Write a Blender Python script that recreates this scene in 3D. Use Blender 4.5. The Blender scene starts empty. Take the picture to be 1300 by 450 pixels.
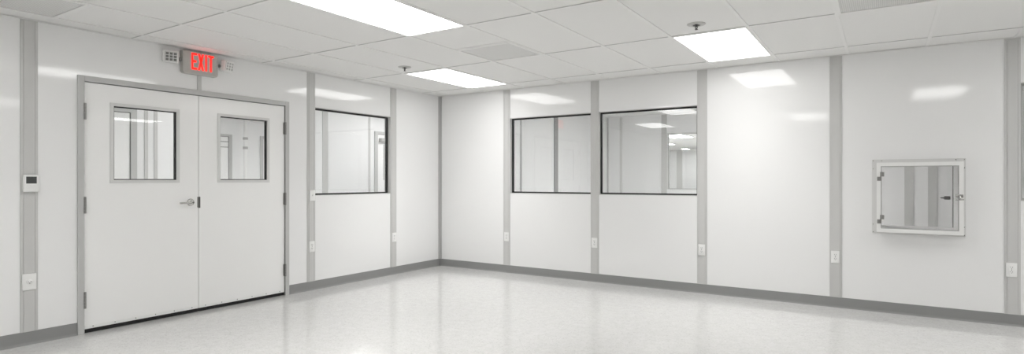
import bpy, bmesh, math
from mathutils import Vector, Matrix

C = bpy.context.scene.collection
PI = math.pi
H = 2.44                      # ceiling height, metres
RX, RY = 8.60, -8.40          # far ends of the room seen from the corner at the origin
LEFT = PI / 2                 # rotation that turns wall-local (s, d, z) into the left wall; 0 is the right wall

# ------------------------------------------------------------------ materials
def mat(name, col, rough=0.5, spec=0.5, metal=0.0, emit=None, strength=0.0):
    m = bpy.data.materials.new(name); m.use_nodes = True
    b = m.node_tree.nodes['Principled BSDF']
    b.inputs['Base Color'].default_value = (*col, 1)
    b.inputs['Roughness'].default_value = rough
    b.inputs['Metallic'].default_value = metal
    b.inputs['Specular IOR Level'].default_value = spec
    if emit:
        b.inputs['Emission Color'].default_value = (*emit, 1)
        b.inputs['Emission Strength'].default_value = strength
    return m

def add_noise_bump(m, scale, strength, dist=0.01, detail=2.0):
    nt = m.node_tree; b = nt.nodes['Principled BSDF']
    tc = nt.nodes.new('ShaderNodeTexCoord'); n = nt.nodes.new('ShaderNodeTexNoise')
    n.inputs['Scale'].default_value = scale; n.inputs['Detail'].default_value = detail
    bp = nt.nodes.new('ShaderNodeBump'); bp.inputs['Strength'].default_value = strength
    bp.inputs['Distance'].default_value = dist
    nt.links.new(tc.outputs['Object'], n.inputs['Vector'])
    nt.links.new(n.outputs['Fac'], bp.inputs['Height'])
    nt.links.new(bp.outputs['Normal'], b.inputs['Normal'])

WALLC = (0.87, 0.87, 0.868)
M = {}
M['panel'] = mat('white_wall_laminate', WALLC, 0.07, 0.68)
add_noise_bump(M['panel'], 1.6, 0.06, 0.006, 1.0)
M['door'] = mat('white_door_paint', (0.92, 0.918, 0.91), 0.10, 0.5)
add_noise_bump(M['door'], 2.2, 0.07, 0.006, 1.0)
M['lite_frame'] = mat('pale_grey_steel', (0.70, 0.70, 0.69), 0.35)
M['batten'] = mat('grey_batten_aluminium', (0.59, 0.588, 0.578), 0.38, 0.5)
M['frame'] = mat('grey_door_frame_paint', (0.535, 0.535, 0.528), 0.35, 0.5)
M['corner'] = mat('corner_trim_grey', (0.50, 0.50, 0.495), 0.35, 0.5)
M['reveal'] = mat('window_reveal_aluminium', (0.58, 0.58, 0.57), 0.35, 0.5)
M['gasket'] = mat('black_rubber', (0.012, 0.012, 0.012), 0.5, 0.4)
M['base'] = mat('grey_vinyl_baseboard', (0.25, 0.25, 0.248), 0.42, 0.4)
add_noise_bump(M['base'], 30, 0.05, 0.002)
M['tbar'] = mat('white_ceiling_grid', (0.84, 0.838, 0.828), 0.4, 0.4)
M['light_frame'] = mat('white_light_frame', (0.80, 0.795, 0.78), 0.4, 0.4)
M['white_plastic'] = mat('white_plastic', (0.84, 0.84, 0.83), 0.32, 0.5)
M['plastic_grey'] = mat('grey_plastic', (0.44, 0.44, 0.43), 0.4, 0.5)
M['lens_dark'] = mat('lamp_lens_grey', (0.20, 0.20, 0.195), 0.3, 0.5)
M['sign_body'] = mat('sign_housing_grey', (0.50, 0.495, 0.47), 0.4, 0.5)
M['slot'] = mat('dark_slot', (0.03, 0.03, 0.03), 0.6)
M['steel'] = mat('satin_steel', (0.55, 0.545, 0.53), 0.25, 0.5, 1.0)
M['hinge'] = mat('dull_hinge_steel', (0.30, 0.295, 0.285), 0.38, 0.5, 0.5)
M['dark_steel'] = mat('dark_steel', (0.12, 0.118, 0.112), 0.4, 0.5, 0.6)
M['lcd'] = mat('lcd_screen', (0.085, 0.09, 0.088), 0.2, 0.5)
M['lcd_dark'] = mat('lcd_segments', (0.02, 0.022, 0.022), 0.3, 0.5)
M['acrylic_white'] = mat('white_box_frame', (0.86, 0.86, 0.85), 0.25, 0.5)
M['flange'] = mat('pale_grey_flange', (0.68, 0.68, 0.67), 0.3, 0.5)
M['box_inside'] = mat('box_interior_white', (0.83, 0.825, 0.82), 0.3, 0.5)
M['pipe'] = mat('dull_chrome', (0.52, 0.515, 0.50), 0.35, 0.5, 0.4)
M['red'] = mat('red_led_letters', (0.35, 0.008, 0.006), 0.4, 0.2, 0, (1.0, 0.010, 0.005), 1.9)
M['diffuser'] = mat('lit_diffuser', (0.9, 0.9, 0.9), 0.5, 0.3, 0, (1.0, 0.995, 0.985), 4.2)
M['diffuser_next'] = mat('added_diffuser_corridor', (0.9, 0.9, 0.9), 0.5, 0.3, 0, (1.0, 0.995, 0.985), 8.2)  # for the unseen panels added in corridor and lobby
M['diffuser_bright'] = mat('lit_diffuser_bright_room', (0.9, 0.9, 0.9), 0.5, 0.3, 0, (1.0, 0.995, 0.985), 30.0)
M['fill_diffuser'] = mat('added_fill_diffuser', (0.9, 0.9, 0.9), 0.5, 0.3, 0, (1.0, 0.995, 0.985), 22.5)  # strong glow for a hidden panel added to brighten the dim room
M['fill_diffuser_low'] = mat('added_low_fill_diffuser', (0.9, 0.9, 0.9), 0.5, 0.3, 0, (1.0, 0.995, 0.985), 4.5)  # weaker glow for the second hidden panel added there
M['other_wall'] = mat('other_room_wall', (0.86, 0.86, 0.86), 0.3, 0.4)
M['post_grey'] = mat('post_grey', (0.30, 0.30, 0.30), 0.4)
M['seam'] = mat('painted_seam_shade', (0.62, 0.62, 0.61), 0.7, 0.2)  # grey stands in for the shade line at the ceiling seams

def ceiling_tile_mat():
    m = mat('mineral_ceiling_tile', (0.77, 0.765, 0.745), 0.75, 0.25)
    nt = m.node_tree; b = nt.nodes['Principled BSDF']
    tc = nt.nodes.new('ShaderNodeTexCoord'); n = nt.nodes.new('ShaderNodeTexNoise')
    n.inputs['Scale'].default_value = 260; n.inputs['Detail'].default_value = 3
    r = nt.nodes.new('ShaderNodeValToRGB')
    r.color_ramp.elements[0].position = 0.30; r.color_ramp.elements[0].color = (0.81, 0.808, 0.796, 1)
    r.color_ramp.elements[1].position = 0.60; r.color_ramp.elements[1].color = (0.855, 0.852, 0.842, 1)
    nt.links.new(tc.outputs['Object'], n.inputs['Vector'])
    nt.links.new(n.outputs['Fac'], r.inputs['Fac']); nt.links.new(r.outputs['Color'], b.inputs['Base Color'])
    return m
M['tile'] = ceiling_tile_mat()

def floor_mat():
    m = mat('polished_speckled_vinyl_tile', (0.7, 0.7, 0.69), 0.06, 0.52)
    nt = m.node_tree; b = nt.nodes['Principled BSDF']
    tc = nt.nodes.new('ShaderNodeTexCoord')
    v = nt.nodes.new('ShaderNodeTexVoronoi'); v.inputs['Scale'].default_value = 120
    sep = nt.nodes.new('ShaderNodeSeparateColor')
    r = nt.nodes.new('ShaderNodeValToRGB'); r.color_ramp.interpolation = 'CONSTANT'
    e = r.color_ramp.elements
    e[0].position = 0.0; e[0].color = (0.53, 0.526, 0.514, 1)
    e[1].position = 0.07; e[1].color = (0.605, 0.601, 0.59, 1)
    for p, c in ((0.35, 0.62), (0.75, 0.63), (0.92, 0.665)):
        x = e.new(p); x.color = (c, c * 0.996, c * 0.982, 1)
    n = nt.nodes.new('ShaderNodeTexNoise'); n.inputs['Scale'].default_value = 14; n.inputs['Detail'].default_value = 5
    r2 = nt.nodes.new('ShaderNodeValToRGB')
    r2.color_ramp.elements[0].position = 0.3; r2.color_ramp.elements[0].color = (0.93, 0.93, 0.925, 1)
    r2.color_ramp.elements[1].position = 0.7; r2.color_ramp.elements[1].color = (1, 1, 1, 1)
    mx = nt.nodes.new('ShaderNodeMix'); mx.data_type = 'RGBA'; mx.blend_type = 'MULTIPLY'; mx.inputs['Factor'].default_value = 1
    L = nt.links.new
    L(tc.outputs['Object'], v.inputs['Vector']); L(v.outputs['Color'], sep.inputs['Color'])
    L(sep.outputs['Red'], r.inputs['Fac']); L(tc.outputs['Object'], n.inputs['Vector'])
    L(n.outputs['Fac'], r2.inputs['Fac']); L(r.outputs['Color'], mx.inputs['A']); L(r2.outputs['Color'], mx.inputs['B'])
    L(mx.outputs['Result'], b.inputs['Base Color'])
    return m
M['floor'] = floor_mat()

def perforated_mat():
    m = mat('perforated_grey_metal', (0.56, 0.555, 0.54), 0.5, 0.4)
    nt = m.node_tree; b = nt.nodes['Principled BSDF']; L = nt.links.new
    tc = nt.nodes.new('ShaderNodeTexCoord'); sx = nt.nodes.new('ShaderNodeSeparateXYZ')
    L(tc.outputs['Object'], sx.inputs['Vector'])
    sq = []
    for ax in 'XY':
        f = nt.nodes.new('ShaderNodeMath'); f.operation = 'PINGPONG'; f.inputs[1].default_value = 0.006
        L(sx.outputs[ax], f.inputs[0])
        d = nt.nodes.new('ShaderNodeMath'); d.operation = 'MULTIPLY'; L(f.outputs[0], d.inputs[0]); L(f.outputs[0], d.inputs[1])
        sq.append(d)
    a = nt.nodes.new('ShaderNodeMath'); a.operation = 'ADD'; L(sq[0].outputs[0], a.inputs[0]); L(sq[1].outputs[0], a.inputs[1])
    c = nt.nodes.new('ShaderNodeMath'); c.operation = 'LESS_THAN'; c.inputs[1].default_value = 0.0032 ** 2; L(a.outputs[0], c.inputs[0])
    mx = nt.nodes.new('ShaderNodeMix'); mx.data_type = 'RGBA'
    mx.inputs['A'].default_value = (0.73, 0.728, 0.715, 1); mx.inputs['B'].default_value = (0.52, 0.52, 0.515, 1)
    L(c.outputs[0], mx.inputs['Factor']); L(mx.outputs['Result'], b.inputs['Base Color'])
    return m
M['perforated'] = perforated_mat()

def glass_mat(name, tint):
    # thin clear pane: Schlick reflection over straight-through transmission
    m = bpy.data.materials.new(name); m.use_nodes = True
    nt = m.node_tree; nt.nodes.clear(); L = nt.links.new
    out = nt.nodes.new('ShaderNodeOutputMaterial'); g = nt.nodes.new('ShaderNodeBsdfGlossy'); t = nt.nodes.new('ShaderNodeBsdfTransparent')
    g.inputs['Roughness'].default_value = 0.0; g.inputs['Color'].default_value = (1, 1, 1, 1)
    t.inputs['Color'].default_value = (*tint, 1)
    geo = nt.nodes.new('ShaderNodeNewGeometry')
    dot = nt.nodes.new('ShaderNodeVectorMath'); dot.operation = 'DOT_PRODUCT'
    L(geo.outputs['Normal'], dot.inputs[0]); L(geo.outputs['Incoming'], dot.inputs[1])
    def mth(op, a, b=None):
        n = nt.nodes.new('ShaderNodeMath'); n.operation = op
        for i, v in enumerate((a, b)):
            if v is None: continue
            if isinstance(v, (int, float)): n.inputs[i].default_value = v
            else: L(v, n.inputs[i])
        return n.outputs[0]
    c = mth('ABSOLUTE', dot.outputs['Value'])
    f = mth('ADD', 0.042, mth('MULTIPLY', 0.958, mth('POWER', mth('SUBTRACT', 1.0, c), 5.0)))
    mx = nt.nodes.new('ShaderNodeMixShader')
    L(f, mx.inputs[0]); L(t.outputs[0], mx.inputs[1]); L(g.outputs[0], mx.inputs[2]); L(mx.outputs[0], out.inputs['Surface'])
    return m
M['glass'] = glass_mat('window_glass', (0.95, 0.955, 0.955))
M['acrylic'] = glass_mat('clear_acrylic', (0.94, 0.94, 0.94))

# ------------------------------------------------------------------ mesh builder
class MB:
    def __init__(self): self.bm = bmesh.new()
    def box(self, x0, x1, y0, y1, z0, z1, bev=0.0, seg=2):
        bm = self.bm
        vs = [bm.verts.new((x, y, z)) for x in (x0, x1) for y in (y0, y1) for z in (z0, z1)]
        fs = [(0, 1, 3, 2), (4, 6, 7, 5), (0, 4, 5, 1), (2, 3, 7, 6), (0, 2, 6, 4), (1, 5, 7, 3)]
        faces = [bm.faces.new([vs[i] for i in f]) for f in fs]
        if bev:
            es = list({e for f in faces for e in f.edges})
            bmesh.ops.bevel(bm, geom=es, offset=bev, segments=seg, profile=0.5, affect='EDGES')
        return self
    def ring(self, x0, x1, z0, z1, w, y0, y1, wb=None):
        # rectangular frame in the x-z plane, mitred as one closed solid
        wb = w if wb is None else wb
        o = [(x0, z0), (x1, z0), (x1, z1), (x0, z1)]
        i = [(x0 + w, z0 + wb), (x1 - w, z0 + wb), (x1 - w, z1 - w), (x0 + w, z1 - w)]
        bm = self.bm; V = {}
        for k, (pts) in (('o', o), ('i', i)):
            for y, t in ((y0, 'f'), (y1, 'b')):
                V[k + t] = [bm.verts.new((p[0], y, p[1])) for p in pts]
        for a in range(4):
            b = (a + 1) % 4
            bm.faces.new((V['of'][a], V['of'][b], V['if'][b], V['if'][a]))
            bm.faces.new((V['ob'][b], V['ob'][a], V['ib'][a], V['ib'][b]))
            bm.faces.new((V['ob'][a], V['ob'][b], V['of'][b], V['of'][a]))
            bm.faces.new((V['if'][a], V['if'][b], V['ib'][b], V['ib'][a]))
        return self
    def prism(self, pts, axis, a, b):
        # pts: closed polygon in the two other axes (order xyz without axis)
        bm = self.bm
        def mk(p, t):
            q = list(p); q.insert('xyz'.index(axis), t); return bm.verts.new(q)
        va = [mk(p, a) for p in pts]; vb = [mk(p, b) for p in pts]
        n = len(pts)
        bm.faces.new(va); bm.faces.new(vb[::-1])
        for i in range(n):
            j = (i + 1) % n
            bm.faces.new((va[i], vb[i], vb[j], va[j]))
        return self
    def cyl(self, p0, p1, r0, r1=None, seg=20):
        r1 = r0 if r1 is None else r1
        p0, p1 = Vector(p0), Vector(p1); d = p1 - p0
        mtx = Matrix.Translation((p0 + p1) / 2) @ d.to_track_quat('Z', 'Y').to_matrix().to_4x4()
        bmesh.ops.create_cone(self.bm, cap_ends=True, segments=seg, radius1=r0, radius2=r1, depth=d.length, matrix=mtx)
        return self
    def lathe(self, prof, seg=28, mtx=None):
        # prof: (radius, height) pairs around z
        bm = self.bm; mtx = mtx or Matrix(); rows = []
        for r, z in prof:
            rows.append([bm.verts.new(mtx @ Vector((r * math.cos(2 * PI * k / seg), r * math.sin(2 * PI * k / seg), z))) for k in range(seg)])
        for a, b in zip(rows, rows[1:]):
            for k in range(seg):
                bm.faces.new((a[k], a[(k + 1) % seg], b[(k + 1) % seg], b[k]))
        bm.faces.new(rows[0][::-1]); bm.faces.new(rows[-1])
        return self
    def tube(self, pts, r, seg=12):
        for a, b in zip(pts, pts[1:]): self.cyl(a, b, r, r, seg)
        for p in pts[1:-1]: bmesh.ops.create_uvsphere(self.bm, u_segments=seg, v_segments=8, radius=r, matrix=Matrix.Translation(p))
        return self
    def build(self, name, m, parent=None, loc=(0, 0, 0), rz=0.0):
        bm = self.bm
        bmesh.ops.remove_doubles(bm, verts=bm.verts, dist=1e-6) if False else None
        bmesh.ops.recalc_face_normals(bm, faces=bm.faces)
        me = bpy.data.meshes.new(name); bm.to_mesh(me); bm.free()
        me.polygons.foreach_set('use_smooth', [True] * len(me.polygons))
        me.set_sharp_from_angle(angle=math.radians(32))
        me.materials.append(m)
        o = bpy.data.objects.new(name, me); C.objects.link(o)
        if parent: o.parent = parent
        else: o.location = loc; o.rotation_euler = (0, 0, rz)
        return o

def tag(o, label, cat, group=None, kind=None):
    o['label'] = label; o['category'] = cat
    if group: o['group'] = group
    if kind: o['kind'] = kind
    return o
def thing(name, label, cat, loc, rz=0.0, group=None, kind=None):
    o = bpy.data.objects.new(name, None); C.objects.link(o)
    o.empty_display_size = 0.1; o.location = loc; o.rotation_euler = (0, 0, rz)
    return tag(o, label, cat, group, kind)
def structure(o, label, cat): return tag(o, label, cat, None, 'structure')
def wall_loc(rz, s, d, z):
    return (s, d, z) if rz == 0 else (-d, s, z)
def dup(root, loc, rz, label):
    r = root.copy(); C.objects.link(r); r.location = loc; r.rotation_euler = (0, 0, rz); r['label'] = label
    for ch in list(root.children):
        c = ch.copy(); C.objects.link(c); c.parent = r
        for g in ch.children:
            e = g.copy(); C.objects.link(e); e.parent = c
    return r

# ------------------------------------------------------------------ floor
structure(MB().box(-0.10, RX, RY, 0.10, -0.05, 0).build('floor', M['floor']),
          'glossy off-white speckled vinyl floor filling the lower part of the room', 'floor')

# ------------------------------------------------------------------ walls (local: s along wall, d behind it, z up)
T = 0.10
BW = 0.053                                   # half width of a batten
WZ0, WZ1 = 1.060, 2.060                      # windows
LB = [-4.749, -2.223, -0.940]                # batten centres, left wall
RB = [1.162, 2.444, 3.7225, 4.996, 6.300, 7.583]
DO0, DO1, DOZ = -4.396, -2.557, 2.032        # door opening
BX0, BX1, BZ0, BZ1 = 5.335, 5.965, 0.762, 1.395   # pass-through opening

w = MB()
w.box(RY, DO0, 0, T, 0, H + .06); w.box(DO0, DO1, 0, T, DOZ, H + .06)
w.box(DO1, LB[1] + .048, 0, T, 0, H + .06)
w.box(LB[1] + .048, LB[2] - .048, 0, T, 0, WZ0); w.box(LB[1] + .048, LB[2] - .048, 0, T, WZ1, H + .06)
w.box(LB[2] - .048, 0.10, 0, T, 0, H + .06)
structure(w.build('wall_left', M['panel'], rz=LEFT), 'glossy white panelled wall with the double doors', 'wall')

wins_r = [(RB[0] + .048, RB[1] - .048), (RB[1] + .048, RB[2] - .048), (RB[4] + .048, RB[5] - .048)]
w = MB()
w.box(0, wins_r[0][0], 0, T, 0, H + .06)
for a, b in wins_r:
    w.box(a, b, 0, T, 0, WZ0); w.box(a, b, 0, T, WZ1, H + .06)
w.box(wins_r[0][1], wins_r[1][0], 0, T, 0, H + .06)
w.box(wins_r[1][1], BX0, 0, T, 0, H + .06)
w.box(BX0, BX1, 0, T, 0, BZ0); w.box(BX0, BX1, 0, T, BZ1, H + .06)
w.box(BX1, wins_r[2][0], 0, T, 0, H + .06); w.box(wins_r[2][1], RX, 0, T, 0, H + .06)
structure(w.build('wall_right', M['panel']), 'long glossy white panelled wall with the hatch and three windows', 'wall')
structure(MB().box(0, RX + T, RY - T, RY, 0, H + .06).build('wall_back', M['panel']), 'white wall closing the room behind the camera', 'wall')
structure(MB().box(RX, RX + T, RY, 0.10, 0, H + .06).build('wall_far', M['panel']), 'white wall closing the room past its right end', 'wall')

# ------------------------------------------------------------------ battens (trims)
def batten(n, s, rz, label, z0=0.098, w=BW, d0=0.0):
    h = w
    e = 0.017
    pts = [(-h, d0), (-h, d0 - .006), (-h + e, d0 - .007), (-h + e, d0 - .0045), (-h + e + .003, d0 - .0045), (-h + e + .003, d0 - .0085),
           (h - e - .003, d0 - .0085), (h - e - .003, d0 - .0045), (h - e, d0 - .0045), (h - e, d0 - .007), (h, d0 - .006), (h, d0)]
    o = MB().prism(pts, 'z', z0, H).build('trim_%d' % n, M['batten'], loc=wall_loc(rz, s, 0, 0), rz=rz)
    return structure(o, label, 'wall trim')
batten(1, LB[0], LEFT, 'grey vertical batten with the thermostat, left of the double doors')
batten(2, LB[1], LEFT, 'grey vertical batten between the double doors and the window')
batten(3, LB[2], LEFT, 'grey vertical batten between the window and the room corner')
batten(4, RB[0], 0, 'grey vertical batten nearest the room corner on the long wall')
batten(5, RB[1], 0, 'grey vertical batten between the two adjoining windows')
batten(6, RB[2], 0, 'grey vertical batten right of the adjoining windows, beside a blank panel')
batten(7, RB[3], 0, 'grey vertical batten between the blank panel and the hatch panel')
batten(8, RB[4], 0, 'grey vertical batten right of the hatch, beside a cut-off window')
batten(9, RB[5], 0, 'grey vertical batten right of the cut-off window')
o = MB().prism([(0, 0), (.036, 0), (.036, -.005), (.008, -.007), (.007, -.008), (.005, -.036), (0, -.036)], 'z', 0.098, H).build('trim_10', M['corner'])
structure(o, 'grey corner trim where the two white walls meet', 'wall trim')

# baseboards: vinyl cove with a small toe
def baseboard(name, s0, s1, rz, label, loc=(0, 0, 0)):
    pts = [(0, 0), (-.016, 0), (-.0145, .004), (-.009, .010), (-.006, .020), (-.005, .094), (-.003, .099), (0, .099)]
    o = MB().prism(pts, 'x', s0, s1).build(name, M['base'], loc=loc, rz=rz)
    return structure(o, label, 'baseboard')
baseboard('baseboard_left', RY, DO0 - .046, LEFT, 'dark grey vinyl baseboard left of the double doors')
baseboard('baseboard_corner', DO1 + .046, -.005, LEFT, 'dark grey vinyl baseboard between the double doors and the corner')
baseboard('baseboard_right', .005, RX, 0, 'dark grey vinyl baseboard along the long wall with the hatch')
baseboard('baseboard_back', -RX, 0, PI, 'dark grey vinyl baseboard behind the camera', (0, RY, 0))

# ------------------------------------------------------------------ ceiling: lay-in tiles on a white grid
GX = [0.22 + .61 * k for k in range(14)]
GY = [-0.385 - 1.22 * k for k in range(7)]
xs = [0.0] + [g for g in GX if g < RX - .05] + [RX]
ys = [0.0] + [g for g in GY if g > RY + .05] + [RY]
lights = [(1, 0), (6, 0), (11, 0), (3, 2), (9, 2), (1, 4), (6, 4)]     # (column, row) of 2 x 4 ft panels
half = {(3, 1): 'near', (8, 1): 'near', (0, 3): 'far'}                          # 2 x 2 ft vents and which half they fill
def cell(c, r):
    return GX[c], GX[c + 1], GY[r + 1], GY[r]
TZ = H + .006
w = MB()
tees = []
for i in range(len(xs) - 1):
    for j in range(len(ys) - 1):
        c, r = i - 1, j - 1
        x0, x1, y1, y0 = xs[i], xs[i + 1], ys[j], ys[j + 1]
        if (c, r) in lights: continue
        if (c, r) in half:
            m_ = (y0 + y1) / 2
            tees.append((x0, x1, m_))
            if half[(c, r)] == 'near': y1 = m_
            else: y0 = m_
        w.box(x0 + .004, x1 - .004, y0 + .004, y1 - .004, TZ, TZ + .015)
w.box(-.1, RX + .1, RY - .1, .1, H + .075, H + .10)
ceil = structure(w.build('ceiling', M['tile']), 'white suspended ceiling of lay-in tiles', 'ceiling')
g = MB(); tb = .012
for x in xs[1:-1]:
    g.box(x - tb, x + tb, RY, 0, H, H + .0062)
for y in ys[1:-1]:
    for a, b in zip(xs, xs[1:]):
        g.box(a + tb, b - tb, y - tb, y + tb, H + .0005, H + .0062)
for a, b, y in tees: g.box(a + tb, b - tb, y - tb, y + tb, H + .0005, H + .0062)
g.box(0, RX, -.022, 0, H - .001, H + .003); g.box(0, .022, RY, -.022, H - .001, H + .003)
g.build('ceiling_grid', M['tbar'], ceil)
s_ = MB()                                             # grey strip paints a thin shade line beside each cross tee
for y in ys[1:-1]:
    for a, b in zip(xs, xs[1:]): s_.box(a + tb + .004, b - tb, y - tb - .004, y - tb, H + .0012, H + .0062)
s_.build('painted_joint_shade', M['seam'], ceil)

# ------------------------------------------------------------------ ceiling lights
def ceiling_light(c0, c1, y0, y1, label, group, dm='diffuser', zz=H, watts=0):
    cx_, cy_ = (c0 + c1) / 2, (y0 + y1) / 2
    t = thing('ceiling_light', label, 'ceiling light', (cx_, cy_, zz), 0, group)
    hx, hy = (c1 - c0) / 2 - .006, (y1 - y0) / 2 - .006
    f = MB(); b = .014
    f.box(-hx, hx, -hy, -hy + b, -.002, .03); f.box(-hx, hx, hy - b, hy, -.002, .03)
    f.box(-hx, -hx + b, -hy + b, hy - b, -.002, .03); f.box(hx - b, hx, -hy + b, hy - b, -.002, .03)
    f.build('frame', M['light_frame'], t)
    MB().box(-hx + b, hx - b, -hy + b, hy - b, .003, .010).build('diffuser', M[dm], t)
    if watts:
        la = bpy.data.lights.new('lamp', 'AREA'); la.shape = 'RECTANGLE'; la.size = 2 * (hx - b); la.size_y = 2 * (hy - b)
        la.energy = watts; la.color = (1.0, 0.995, 0.985); la.spread = math.radians(100)
        lo = bpy.data.objects.new('lamp', la); C.objects.link(lo); lo.parent = t; lo.location = (0, 0, .0025)
    return t
LL = {(1, 0): 'lit ceiling panel nearest the room corner, beside a sprinkler',
      (6, 0): 'lit ceiling panel close to the long wall above the blank panel',
      (3, 2): 'largest lit ceiling panel, cut by the top edge in front of the doors',
      (11, 0): 'lit ceiling panel past the right end of the photo, close to the long wall',
      (9, 2): 'lit ceiling panel overhead, in front of the hatch',
      (1, 4): 'lit ceiling panel overhead, left of the camera near the door wall',
      (6, 4): 'lit ceiling panel directly above the camera'}
for k in lights:
    ceiling_light(*cell(*k), LL[k], 'lit ceiling panels of the room', watts=6.0)

# ------------------------------------------------------------------ ceiling vents
def vent(c, r, which, label):
    x0, x1, y0, y1 = cell(c, r); m_ = (y0 + y1) / 2
    if which == 'near': y0 = m_
    else: y1 = m_
    # 'near' keeps the tile half away from the wall at y1, so the vent takes the other one
    if which == 'near': pass
    t = thing('ceiling_vent', label, 'ceiling vent', ((x0 + x1) / 2, (y0 + y1) / 2, H), 0, 'ceiling vents')
    a = .293; b = .018
    f = MB()
    f.box(-a, a, -a, -a + b, -.003, .02); f.box(-a, a, a - b, a, -.003, .02)
    f.box(-a, -a + b, -a + b, a - b, -.003, .02); f.box(a - b, a, -a + b, a - b, -.003, .02)
    f.build('frame', M['tbar'], t)
    MB().box(-a + b, a - b, -a + b, a - b, .004, .008).build('perforated_face', M['perforated'], t)
vent(3, 1, 'near', 'square perforated ceiling vent in mid ceiling, between two lit panels')
vent(8, 1, 'near', 'square perforated ceiling vent above the hatch, cut by the top edge')
vent(0, 3, 'far', 'square perforated ceiling vent above the thermostat, cut by the top edge')

# ------------------------------------------------------------------ sprinklers
def sprinkler(x, y, label):
    t = thing('sprinkler_head', label, 'sprinkler', (x, y, TZ), 0, 'sprinkler heads in the ceiling')
    MB().lathe([(.070, 0), (.070, -.003), (.062, -.008), (.036, -.009), (.030, -.004), (.004, -.004)]).build('escutcheon', M['pipe'], t)
    MB().lathe([(.010, -.003), (.012, -.010), (.026, -.0105), (.026, -.0135), (.008, -.015), (.004, -.020)], 20).build('pipe_fitting', M['dark_steel'], t)
    f = MB()
    for s in (-1, 1): f.tube([Vector((.006 * s, 0, -.016)), Vector((.010 * s, 0, -.028)), Vector((.003 * s, 0, -.040))], .0022, 8)
    f.cyl((0, 0, -.018), (0, 0, -.040), .003); f.build('frame_arm', M['dark_steel'], t)
    d = MB().cyl((0, 0, -.040), (0, 0, -.044), .006)
    for k in range(8):
        a = 2 * PI * k / 8; c, n = math.cos(a), math.sin(a)
        d.prism([(.004 * c + .002 * n, .004 * n - .002 * c), (.013 * c + .002 * n, .013 * n - .002 * c), (.013 * c - .002 * n, .013 * n + .002 * c), (.004 * c - .002 * n, .004 * n + .002 * c)], 'z', -.044, -.0425)
    d.build('deflector', M['dark_steel'], t)
sprinkler(4.17, -1.885, 'larger steel sprinkler head beside the lit panel over the long wall')
sprinkler(1.095, -1.875, 'small steel sprinkler head beside the lit panel nearest the corner')

# ------------------------------------------------------------------ windows
def window(n, a, b, rz, label, z0=WZ0, z1=WZ1, depth=.056, d_off=0.0, loc=None, rubber='gasket'):
    t = thing('window_%d' % n, label, 'window', loc or (0, 0, 0), rz, None, 'structure')
    MB().ring(a, b, z0, z1, .006, -.003 + d_off, T + .003 + d_off).build('window_frame', M['reveal'], t)
    MB().ring(a + .006, b - .006, z0 + .006, z1 - .006, .017, depth - .012 + d_off, depth + .018 + d_off).build('gasket', M[rubber], t)
    MB().box(a + .012, b - .012, depth + d_off, depth + .006 + d_off, z0 + .012, z1 - .012).build('glass_pane', M['glass'], t)
    return t
window(1, LB[1] + .048, LB[2] - .048, LEFT, 'black-gasketed window right of the double doors')
window(2, *wins_r[0], 0, 'black-gasketed window nearest the corner, first of the adjoining pair')
window(3, *wins_r[1], 0, 'black-gasketed window of the adjoining pair beside the blank panel, two lights showing')
window(4, *wins_r[2], 0, 'window cut off by the right edge, right of the hatch', rubber='plastic_grey')

# ------------------------------------------------------------------ double doors
fr = MB()
fw, fd = .046, -.014
def jamb(a, b, z0, z1): fr.box(a, b, fd, T + .014, z0, z1, .002, 1)
jamb(DO0 - fw, DO0, 0, DOZ + fw); jamb(DO1, DO1 + fw, 0, DOZ + fw)
fr.box(DO0, DO1, fd, T + .014, DOZ, DOZ + fw, .002, 1)
fr.box(DO0, DO1, .060, .075, DOZ - .014, DOZ); fr.box(DO0, DO0 + .014, .060, .075, 0, DOZ - .014); fr.box(DO1 - .014, DO1, .060, .075, 0, DOZ - .014)
structure(fr.build('door_frame', M['frame'], rz=LEFT), 'grey steel frame around the white double doors', 'door frame')

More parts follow.
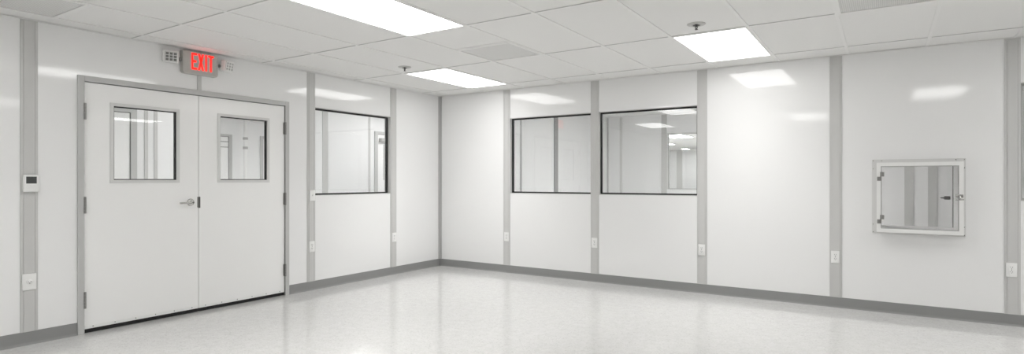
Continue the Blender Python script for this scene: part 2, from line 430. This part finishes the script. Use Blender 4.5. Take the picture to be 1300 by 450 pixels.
def door_leaf(n, s0, s1, g0, g1, hinge_side, lever, label):
    # local: s along the wall, d behind it
    t = thing('door_%d' % n, label, 'door', wall_loc(LEFT, s0, 0, 0), LEFT, None, 'structure')
    W = s1 - s0; a, b = g0 - s0, g1 - s0                # glass opening
    gz0, gz1 = 1.238, 1.856
    lf = MB(); d0, d1 = .004, .048; zb, zt = .034, DOZ - .005
    # the leaf as one slab with a rectangular hole
    lf.ring(a - .03, b + .03, gz0 - .03, gz1 + .03, .026, d0, d1)
    lf.box(0, a - .03, d0, d1, zb, zt); lf.box(b + .03, W, d0, d1, zb, zt)
    lf.box(a - .03, b + .03, d0, d1, zb, gz0 - .03); lf.box(a - .03, b + .03, d0, d1, gz1 + .03, zt)
    leaf = lf.build('leaf', M['door'], t)
    MB().ring(a - .026, b + .026, gz0 - .026, gz1 + .026, .026, d0 - .007, d1 + .007).build('vision_frame', M['lite_frame'], t)
    MB().ring(a, b, gz0, gz1, .008, .010, .040).build('gasket', M['gasket'], t)
    MB().box(a + .006, b - .006, .022, .028, gz0 + .006, gz1 - .006).build('glass_pane', M['glass'], t)
    sw = MB().box(.002, W - .002, d0 + .006, d1 - .004, .003, zb).build('door_sweep', M['gasket'], t)
    k = MB().box(.004, W - .004, d0 - .004, d0 - .0005, zb + .001, zb + .026, .001, 1)
    sweep_rail = k.build('sweep_rail', M['white_plastic'], t)
    sc = MB()
    for q in range(6):
        x = .06 + q * (W - .12) / 5
        sc.cyl((x, d0 - .0055, zb + .017), (x, d0 - .0035, zb + .017), .0045, None, 10)
    sc.build('screw', M['steel'], sweep_rail)
    hx = -.001 if hinge_side < 0 else W + .001
    for z in (1.790, 1.035, .271):
        h = MB()
        for q in range(5):
            h.cyl((hx, -.018, z - .066 + q * .0266), (hx, -.018, z - .066 + q * .0266 + .0252), .0085, None, 14)
        h.box(hx - .002, hx + .002, -.018, .004, z - .066, z + .067)
        sg = -hinge_side
        h.box(min(hx, hx + sg * .015), max(hx, hx + sg * .015), .0005, .0035, z - .062, z + .063)
        h.build('hinge', M['hinge'], t)
    if lever:
        hz, hs = 1.030, W - .072
        MR = Matrix.Translation((hs, d0, hz)) @ Matrix.Rotation(PI / 2, 4, 'X')
        r = MB().lathe([(.034, 0), (.034, .006), (.030, .012), (.016, .016), (.013, .042), (.011, .050), (.002, .052)], 32, MR).build('handle_rose', M['steel'], t)
        L_ = MB().tube([Vector((hs, d0 - .042, hz)), Vector((hs - .020, d0 - .050, hz - .001)), Vector((hs - .055, d0 - .052, hz - .003)), Vector((hs - .118, d0 - .048, hz - .004))], .0085, 14)
        L_.build('lever', M['steel'], r)
        MB().cyl((hs, d0 - .050, hz), (hs, d0 - .056, hz), .008, .006).build('keyhole', M['dark_steel'], r)
        MB().box(W - .010, W + .0015, d0 - .002, d0 + .010, hz - .05, hz + .05, .001, 1).build('latch_plate', M['hinge'], t)
    else:
        MB().box(-.0015, .012, d0 - .005, d0 + .010, .975, 1.080, .002, 1).build('strike_plate', M['dark_steel'], t)
    return t
mid = (DO0 + DO1) / 2
door_leaf(1, DO0 + .003, mid - .003, -4.184, -3.677, -1, True, 'white door leaf with the steel lever handle, under the exit sign')
door_leaf(2, mid + .003, DO1 - .003, -3.269, -2.766, 1, False, 'white door leaf without a handle, hinged toward the window')
# ------------------------------------------------------------------ exit sign with two emergency lamp heads
es = thing('exit_sign', 'lit red EXIT sign with two emergency lamp heads above the double doors', 'exit sign', wall_loc(LEFT, -3.484, 0, 2.216), LEFT)
hb = MB().prism([(-.163, .022), (-.156, .006), (-.145, 0), (.145, 0), (.156, .006), (.163, .022), (.163, .207), (-.163, .207)], 'y', -.050, 0)
hb.build('housing', M['sign_body'], es)
MB().ring(-.157, .157, .012, .204, .010, -.053, -.048).build('face_rim', M['sign_body'], es)
def letter(pts_list, x):
    m_ = MB()
    for p in pts_list: m_.prism([(x + a, b) for a, b in p], 'y', -.0525, -.049)
    return m_
z0, z1 = .042, .196; st = .015
def R(a, b, c, d): return [(a, c), (b, c), (b, d), (a, d)]
lw_ = .049
E_ = [R(0, st, z0, z1), R(st, lw_, z1 - .019, z1), R(st, lw_ - .006, (z0 + z1) / 2 - .0095, (z0 + z1) / 2 + .0095), R(st, lw_, z0, z0 + .019)]
mz = (z0 + z1) / 2
X_ = [[(.002, z1), (.019, z1), (.058, z0), (.041, z0)], [(.041, z1), (.058, z1), (.019, z0), (.002, z0)]]
I_ = [R(0, .016, z0, z1)]
T_ = [R(0, .052, z1 - .019, z1), R(.018, .034, z0, z1 - .019)]
letter(E_, -.086).build('letter_e', M['red'], es)
letter(X_, -.030).build('letter_x', M['red'], es)
letter(I_, .040).build('letter_i', M['red'], es)
letter(T_, .068).build('letter_t', M['red'], es)
for sgn, cxh, yaw in ((-1, -.262, -.35), (1, .262, .30)):
    ar = MB().cyl((sgn * .150, -.026, .118), (cxh, -.026, .126), .012, None, 16)
    for q in range(4): ar.cyl((sgn * (.170 + q * .014), -.026, .1195 + q * .0005), (sgn * (.176 + q * .014), -.026, .1195), .016, None, 16)
    ar.build('lamp_arm', M['hinge'], es)
    mt = Matrix.Translation((cxh, -.036, .128)) @ Matrix.Rotation(yaw, 4, 'Z') @ Matrix.Rotation(.18, 4, 'X')
    hw, hh = .062, .054
    hd = MB().box(-hw, hw, -.030, .030, -hh, hh, .014, 3); bmesh.ops.transform(hd.bm, matrix=mt, verts=hd.bm.verts)
    head = hd.build('lamp_head', M['white_plastic'], es)
    ln = MB().box(-hw + .012, hw - .012, -.033, -.026, -hh + .012, hh - .012, .003, 2); bmesh.ops.transform(ln.bm, matrix=mt, verts=ln.bm.verts)
    ln.build('lamp_lens', M['lens_dark'] if sgn < 0 else M['plastic_grey'], head)
    gr = MB()
    for q in range(4):
        x = -hw + .016 + q * (2 * hw - .032) / 3
        gr.box(x - .004, x + .004, -.036, -.031, -hh + .012, hh - .012, .001, 1)
    for q in range(4):
        z = -hh + .015 + q * (2 * hh - .030) / 3
        gr.box(-hw + .012, hw - .012, -.0365, -.0315, z - .003, z + .003, .001, 1)
    bmesh.ops.transform(gr.bm, matrix=mt, verts=gr.bm.verts)
    gr.build('lens_grid', M['lite_frame'] if sgn < 0 else M['white_plastic'], head)
tag(MB().box(-.019, .019, -.011, 0, 0, .138, .002, 1).build('conduit_cover', M['batten'], loc=wall_loc(LEFT, -3.474, 0, DOZ + fw), rz=LEFT),
    'short grey conduit strip running down from the exit sign to the door frame', 'conduit')

# ------------------------------------------------------------------ thermostat
th = thing('thermostat', 'white wall thermostat with grey screen on a grey batten', 'thermostat', wall_loc(LEFT, -4.741, -.0085, 1.147), LEFT)
MB().box(-.050, .050, -.024, .001, 0, .130, .009, 3).build('body', M['white_plastic'], th)
MB().box(-.034, .030, -.0255, -.0235, .064, .116, .001, 1).build('screen', M['lcd'], th)
sg = MB()
for q, (a, b) in enumerate(((-.028, .024), (-.028, .016), (-.028, .024), (-.028, .010))): sg.box(a, b, -.0262, -.0252, .071 + q * .0105, .0745 + q * .0105)
sg.build('screen_segment', M['lcd_dark'], th)
for x in (-.022, -.002, .018): MB().box(x - .007, x + .007, -.0258, -.0235, .046, .053, .001, 1).build('button', M['white_plastic'], th)

# ------------------------------------------------------------------ outlets and switch plates
def duplex(label):
    t = thing('wall_outlet', label, 'outlet', (0, 0, 0), 0, 'wall plates on the battens')
    MB().box(-.037, .037, -.007, 0, -.060, .060, .004, 2).build('cover_plate', M['white_plastic'], t)
    for s in (-1, 1):
        z = s * .0195
        pts = [(.0165 * math.cos(a), z + max(-.0125, min(.0125, .0165 * math.sin(a)))) for a in [2 * PI * k / 24 for k in range(24)]]
        f = MB().prism(pts, 'y', -.0088, -.006).build('socket', M['acrylic_white'], t)
        h = MB(); h.box(-.0078, -.0052, -.0094, -.0082, z - .001, z + .0075); h.box(.0052, .0078, -.0094, -.0082, z, z + .0070)
        h.cyl((0, -.0082, z - .0070), (0, -.0094, z - .0070), .0026, None, 10); h.build('slot', M['slot'], f)
    MB().cyl((0, -.0085, 0), (0, -.0060, 0), .0032, None, 12).build('screw', M['steel'], t)
    return t
o1 = duplex('white duplex outlet low on the batten left of the cut-off window')
o1.location = (6.293, -.0085, .476)
for s, z, rz, lb in ((4.992, .490, 0, 'white duplex outlet on the batten between the blank panel and the hatch panel'),
                     (3.720, .474, 0, 'white duplex outlet on the batten right of the adjoining windows'),
                     (2.444, .475, 0, 'white duplex outlet on the batten between the adjoining windows'),
                     (1.165, .480, 0, 'white duplex outlet on the long wall batten nearest the corner'),
                     (-.933, .486, LEFT, 'white duplex outlet on the batten between window and corner'),
                     (-2.220, .490, LEFT, 'white duplex outlet low on the batten right of the double doors')):
    dup(o1, wall_loc(rz, s, -.0085, z), rz, lb)
t = thing('wall_outlet', 'square white outlet with one round socket, below the thermostat', 'outlet', wall_loc(LEFT, -4.750, -.0085, .472), LEFT, 'wall plates on the battens')
MB().box(-.043, .043, -.007, 0, -.062, .062, .004, 2).build('cover_plate', M['white_plastic'], t)
f = MB().lathe([(.019, 0), (.019, .0028), (.017, .0040), (.002, .0040)], 28, Matrix.Translation((0, -.006, .002)) @ Matrix.Rotation(PI / 2, 4, 'X')).build('socket', M['acrylic_white'], t)
h = MB()
h.box(-.0105, -.0055, -.0108, -.0095, .001, .0042); h.box(.0055, .0105, -.0108, -.0095, .001, .0042); h.box(-.0038, .0038, -.0108, -.0095, -.0110, -.0065); h.build('slot', M['slot'], f)
t = thing('light_switch', 'white toggle switch plate on the batten beside the door-side window', 'switch', wall_loc(LEFT, -2.214, -.0085, 1.063), LEFT)
MB().box(-.037, .037, -.007, 0, -.060, .060, .004, 2).build('cover_plate', M['white_plastic'], t)
MB().box(-.0055, .0055, -.009, -.006, -.013, .013, .0005, 1).build('toggle_surround', M['acrylic_white'], t)
MB().prism([(-.007, -.006), (-.018, .006), (-.018, .011), (-.007, .006)], 'x', -.004, .004).build('toggle', M['white_plastic'], t)

# ------------------------------------------------------------------ pass-through hatch
pt = thing('pass_through_hatch', 'white-framed glazed pass-through hatch set in the long wall', 'pass-through', (5.65, 0, .762))
PX0, PX1, PZ0, PZ1 = 5.330 - 5.65, 5.968 - 5.65, -.005, .636
PR = -.095                                              # how far the chamber stands out from the wall
fl = MB().ring(5.293 - 5.65, 5.989 - 5.65, -.024, .667, .050, -.006, -.0005).build('flange', M['flange'], pt)
for x in (5.303 - 5.65, 5.979 - 5.65):
    for z in (.060, .583, .656, -.012):
        MB().cyl((x, -.0085, z), (x, -.005, z), .0045, None, 10).build('screw', M['steel'], fl)
for x in (-.28, .27): MB().cyl((x, -.0085, .656), (x, -.005, .656), .0045, None, 10).build('screw', M['steel'], fl)
ch = MB()
ch.ring(PX0 + .006, PX1 - .006, PZ0 + .006, PZ1 - .006, .012, PR + .025, .60)
ch.build('chamber', M['box_inside'], pt)
dr = MB().ring(PX0, PX1, PZ0, PZ1, .033, PR, PR + .026).build('door_frame', M['acrylic_white'], pt)
MB().ring(PX0 + .033, PX1 - .033, PZ0 + .033, PZ1 - .033, .007, PR + .006, PR + .020).build('seal', M['plastic_grey'], dr)
MB().box(PX0 + .037, PX1 - .037, PR + .010, PR + .015, PZ0 + .037, PZ1 - .037).build('glass_pane', M['acrylic'], dr)
bk = MB().ring(PX0 - .010, PX1 + .010, PZ0 - .010, PZ1 + .010, .028, .60, .625).build('rear_door_frame', M['acrylic_white'], pt)
MB().box(PX0 + .012, PX1 - .012, .606, .611, PZ0 + .012, PZ1 - .012).build('rear_glass_pane', M['acrylic'], bk)
MB().box(PX1 - .023, PX1 - .018, .585, .600, PZ0 + .019, PZ1 - .019).box(PX0 + .019, PX1 - .024, .590, .600, PZ1 - .022, PZ1 - .018).build('rear_seal', M['dark_steel'], bk)
for zc, up in ((.492, 1), (.098, 1)):
    h = MB()
    h.box(PX0 + .004, PX0 + .036, PR - .010, PR, zc - .024, zc + .014, .002, 1)
    h.box(PX0 + .030, PX0 + .060, PR - .008, PR + .008, zc + .016, zc + .056, .002, 1)
    h.cyl((PX0 + .034, PR - .008, zc - .024), (PX0 + .034, PR - .008, zc + .056), .006, None, 12)
    for q in range(2): h.cyl((PX0 + .014, PR - .013, zc - .014 + q * .018), (PX0 + .014, PR - .009, zc - .014 + q * .018), .004, None, 10)
    h.build('hinge', M['hinge'], pt)
la = MB()
la.box(PX1 - .058, PX1 - .004, PR - .012, PR - .001, .322, .350, .003, 2)
la.cyl((PX1 - .032, PR - .014, .336), (PX1 - .032, PR - .040, .336), .011, .009, 18)
la.build('latch', M['steel'], pt)
lv = MB().tube([Vector((PX1 - .032, PR - .036, .336)), Vector((PX1 - .026, PR - .042, .318)), Vector((PX1 - .050, PR - .040, .304))], .005, 10)
lv.cyl((PX1 - .060, PR - .040, .302), (PX1 - .004, PR - .036, .306), .005, None, 12)
lv.build('latch_lever', M['steel'], pt)
rl = MB().box(PX1 - .090, PX1 - .040, .588, .604, .284, .318, .003, 2)
rl.tube([Vector((PX1 - .066, .590, .300)), Vector((PX1 - .082, .574, .300)), Vector((PX1 - .118, .572, .302))], .006, 10)
rl.build('rear_latch', M['dark_steel'], pt)

# ------------------------------------------------------------------ the spaces seen through the glass
def room_shell(x0, x1, y0, y1, parts, tagname):
    pass
# corridor behind the double doors
cd = MB(); CX = -2.0
cd.box(CX - T, CX, -8.4, -2.62, 0, H + .06); cd.box(CX - T, CX, -2.62, -0.86, 2.34, H + .06); cd.box(CX - T, CX, -0.86, 2.6, 0, H + .06)
structure(cd.build('wall_corridor', M['other_wall']), 'white corridor wall seen through the door and window glass', 'wall')
structure(MB().box(CX - T, -T, 2.6, 2.7, 0, H + .06).build('wall_corridor_end', M['other_wall']), 'white end wall of the corridor beyond the window', 'wall')
structure(MB().box(CX - T, -T, -8.5, -8.4, 0, H + .06).build('wall_corridor_start', M['other_wall']), 'white start wall of the corridor', 'wall')
structure(MB().box(-6.4, -T, -8.4, 2.7, -.05, 0).build('floor_corridor', M['floor']), 'speckled floor of the corridor and lobby', 'floor')
structure(MB().box(-6.4, -T, -8.4, 2.7, H + .02, H + .06).build('ceiling_corridor', M['tile']), 'white ceiling of the corridor and lobby', 'ceiling')
lb = MB(); LX = -5.75
lb.box(LX - T, LX, -8.4, 2.7, 0, H + .06); lb.box(LX, CX - T, -4.6, -4.5, 0, H + .06); lb.box(LX, CX - T, 2.6, 2.7, 0, H + .06)
structure(lb.build('wall_lobby', M['other_wall']), 'white far wall of the lobby seen through the handleless door leaf', 'wall')
def far_door(n, s0, s1, x, label, lite=None, top=2.08, rails=()):
    # closed white door in a grey frame on a wall facing +x
    t = thing('door_%d' % n, label, 'door', (x, s0, 0), LEFT, None, 'structure')
    W = s1 - s0; k = top - .045
    f = MB(); f.box(-.065, 0, -.025, 0, 0, top); f.box(W, W + .065, -.025, 0, 0, top); f.box(0, W, -.025, 0, k, top)
    f.build('door_frame', M['frame'], t)
    MB().ring(0, W, 0, k, .007, -.012, -.001).build('seal', M['dark_steel'], t)
    if lite:
        a, b, c, d = lite[0], W - lite[0], lite[1], lite[2]
        l = MB().box(.008, a, -.010, -.001, .01, k - .008).box(b, W - .008, -.010, -.001, .01, k - .008).box(a, b, -.010, -.001, .01, c).box(a, b, -.010, -.001, d, k - .008)
        l.build('leaf', M['door'], t)
        MB().ring(a, b, c, d, .022, -.018, -.001).build('vision_frame', M['frame'], t)
        MB().box(a + .018, b - .018, -.006, -.002, c + .018, d - .018).build('glass_pane', M['lite_frame'], t)
        MB().box(.03, W * .34, -.085, -.010, 1.91, 1.965, .004, 1).build('door_closer', M['plastic_grey'], t)
    else:
        MB().box(.008, W - .008, -.010, -.001, .01, k - .008).build('leaf', M['door'], t)
    for z in rails: MB().box(.008, W - .008, -.018, -.009, z - .010, z + .010).build('rail', M['plastic_grey'], t)
    return t
far_door(3, -4.20, -3.20, CX, 'white corridor door in a grey frame, seen through the lever door glass', None, 2.07)
far_door(4, .685, 1.585, CX, 'white corridor door with closer, seen at the edge of the door-side window', (.14, 1.235, 1.86), 2.08)
far_door(5, -.78, .218, LX, 'white lobby door in a grey frame, seen through the handleless leaf', None, 2.16, (2.01, 1.90))
far_door(6, .98, 1.88, LX, 'white lobby door behind the far post, seen through the handleless leaf', (.14, 1.0, 2.0), 2.17)
def far_strip(n, x, s, hw, label, z0=0.0, z1=H, m='batten'):
    structure(MB().box(-hw, hw, -.008, 0, z0, z1).build('trim_%d' % n, M[m], loc=(x, s, 0), rz=LEFT), label, 'wall trim')
far_strip(11, CX, -3.028, .020, 'narrow grey strip on the corridor wall, nearer the corridor door')
far_strip(12, CX, -2.92, .019, 'narrow grey strip on the corridor wall, second from the corridor door')
far_strip(13, CX, -.418, .052, 'grey batten on the corridor wall behind the door-side window')
far_strip(14, CX, .508, .020, 'thin grey strip on the corridor wall beside the closer door')
post = thing('lobby_post', 'white vertical post with dark clips in the lobby behind the doors', 'post', (-5.45, .40, 0))
MB().cyl((0, 0, 0), (0, 0, H), .035, None, 16).build('pole', M['white_plastic'], post)
for z in (1.86, 2.05): MB().cyl((0, 0, z), (0, 0, z + .05), .048, None, 16).build('clip', M['plastic_grey'], post)
for k, (x, y, lbl) in enumerate(((-1.05, -5.6, 'added unseen corridor ceiling panel level with the thermostat'), (-1.05, -1.9, 'added unseen corridor ceiling panel behind the handleless leaf'),
                            (-1.05, .75, 'added unseen corridor ceiling panel behind the door-side window'), (-3.6, -1.2, 'added unseen lobby ceiling panel, middle of three'), (-3.6, 1.2, 'added unseen lobby ceiling panel nearest the post'),
                            (-3.6, -3.4, 'added unseen lobby ceiling panel farthest from the post'))):
    ceiling_light(x - .3, x + .3, y - .6, y + .6, lbl, 'added unseen panels beyond the double doors', 'diffuser_next', H + .012)  # all out of view, added to light the corridor and lobby
# dim room behind the long wall
DX0, DX1, DY = .86, 8.6, 4.0
FW0, FW1 = 2.04, 2.60
structure(MB().box(DX0 - T, DX0, T, DY + T, 0, H + .06).build('wall_next_room_side', M['other_wall']), 'grey-white partition seen through the window nearest the corner', 'wall')
w = MB()
w.box(DX0, FW0, DY, DY + T, 0, H + .06); w.box(FW0, FW1, DY, DY + T, 0, 1.06); w.box(FW0, FW1, DY, DY + T, 2.09, H + .06); w.box(FW1, DX1, DY, DY + T, 0, H + .06)
structure(w.build('wall_next_room', M['other_wall']), 'grey-white far wall of the dim room behind the adjoining windows', 'wall')
structure(MB().box(DX1, DX1 + T, .1, DY + T, 0, H + .06).build('wall_next_room_end', M['other_wall']), 'end wall of the dim room past the hatch', 'wall')
structure(MB().box(DX0 - T, DX1 + T, T, DY + T, -.05, 0).build('floor_next_room', M['floor']), 'speckled floor of the dim room', 'floor')
structure(MB().box(DX0 - T, DX1 + T, T, DY + T, H + .02, H + .06).build('ceiling_next_room', M['tile']), 'white ceiling of the dim room behind the windows', 'ceiling')
t = thing('window_5', 'small bright window in the far wall of the dim room', 'window', (0, 0, 0), 0, None, 'structure')
MB().ring(FW0 - .005, FW1 + .005, 1.055, 2.095, .018, DY - .006, DY + T + .006).build('window_frame', M['lite_frame'], t)
MB().ring(FW0 + .011, FW1 - .011, 1.07, 2.08, .012, DY + .02, DY + .07).build('seal', M['plastic_grey'], t)
MB().box(FW0 + .011, FW1 - .011, DY + .05, DY + .056, 1.07, 2.08).build('glass_pane', M['glass'], t)
def back_strip(n, x, hw, label, y=DY, rz=0.0, m='batten'):
    structure(MB().box(-hw, hw, -.010, 0, 0, H).build('trim_%d' % n, M[m], loc=(x, y, 0), rz=rz), label, 'wall trim')
back_strip(15, 1.99, .05, 'grey batten beside the small bright far window')
back_strip(16, 1.147, .026, 'faint pale strip on the far wall, behind the adjoining window', m='flange')
back_strip(17, 5.70, .058, 'grey batten seen through the hatch, first of two')
back_strip(18, 5.985, .058, 'grey batten seen through the hatch, second of two')
back_strip(19, DX0, .065, 'grey batten on the side partition behind the window nearest the corner', 1.91, LEFT, 'post_grey')
back_strip(21, DX0, .012, 'thin grey seam on the side partition behind the window nearest the corner', .83, LEFT, 'corner')
back_strip(22, DX0 + .014, .014, 'thin grey corner trim in the dim room, behind the adjoining window', m='corner')
ceiling_light(3.6, 4.2, 1.2, 2.4, 'added unseen ceiling panel brightening the dim room behind the blank wall panel', 'added unseen panels behind the long wall', 'fill_diffuser', H + .012)  # added out of view to brighten the dim room
ceiling_light(2.4, 3.0, .6, 1.8, 'added unseen ceiling panel brightening the dim room behind the window nearest the corner', 'added unseen panels behind the long wall', 'fill_diffuser_low', H + .012)  # second hidden panel, added to lighten the side partition
# bright room beyond
BX_, BY_ = -4.0, 17.6
w = MB()
w.box(BX_ - T, BX_, DY + T, BY_, 0, H + .06); w.box(BX_, 4.0, BY_, BY_ + T, 0, H + .06); w.box(4.0, 4.1, DY + T, BY_ + T, 0, H + .06); w.box(BX_, DX0 - T, DY, DY + T, 0, H + .06)
structure(w.build('wall_bright_room', M['other_wall']), 'white walls of the bright room beyond the small far window', 'wall')
structure(MB().box(BX_, 4.0, DY + T, BY_, -.05, 0).build('floor_bright_room', M['floor']), 'floor of the bright room', 'floor')
structure(MB().box(BX_, 4.0, DY + T, BY_, H + .02, H + .06).build('ceiling_bright_room', M['tile']), 'ceiling of the bright room', 'ceiling')
for x, y, lbl in ((.54, 9.55, 'lit panel showing nearest in the small far window'), (3.2, 8.2, 'lit panel beside the small far window, past its right edge'),
                  (-.75, 12.9, 'small lit panel second in the small far window'), (-1.2, 16.4, 'tiny lit panel at the bright room far end'),
                  (3.1, 12.5, 'lit panel along the bright room right wall'), (-3.0, 9.5, 'lit panel along the bright room left wall')):  # panels along the side walls are hidden extras added for brightness
    k = .45 if 'small' in lbl[:6] or 'tiny' in lbl else 1.0
    ceiling_light(x - .3 * k, x + .3 * k, y - .6 * k, y + .6 * k, lbl, 'lit panels of the bright room', 'diffuser_bright', H + .012)
structure(MB().box(-.12, .12, -.012, 0, 0, H).build('trim_20', M['batten'], loc=(-1.81, BY_, 0)), 'grey batten on the bright room wall in the small far window', 'wall trim')

# ------------------------------------------------------------------ world, camera, colour
wd = bpy.data.worlds.new('World'); bpy.context.scene.world = wd; wd.use_nodes = True
wd.node_tree.nodes['Background'].inputs[0].default_value = (0.8, 0.8, 0.8, 1)
wd.node_tree.nodes['Background'].inputs[1].default_value = 0.3

cam = bpy.data.cameras.new('camera'); co = bpy.data.objects.new('camera', cam); C.objects.link(co)
co.location = (5.3892, -6.3789, 1.2388)
co.rotation_euler = (PI / 2, 0, math.radians(33.0193))
cam.sensor_width = 36; cam.lens = 727 / 1300 * 36; cam.shift_y = 3.6 / 1300
cam.clip_start = .05; cam.clip_end = 100
sc = bpy.context.scene
sc.camera = co
sc.view_settings.view_transform = 'Standard'; sc.view_settings.look = 'None'
sc.view_settings.gamma = 1; sc.view_settings.use_curve_mapping = False
sc.view_settings.exposure = 0.50
sc.cycles.max_bounces = 14; sc.cycles.diffuse_bounces = 8; sc.cycles.glossy_bounces = 6; sc.cycles.transparent_max_bounces = 16
sc.cycles.use_denoising = True; sc.cycles.sample_clamp_indirect = 10
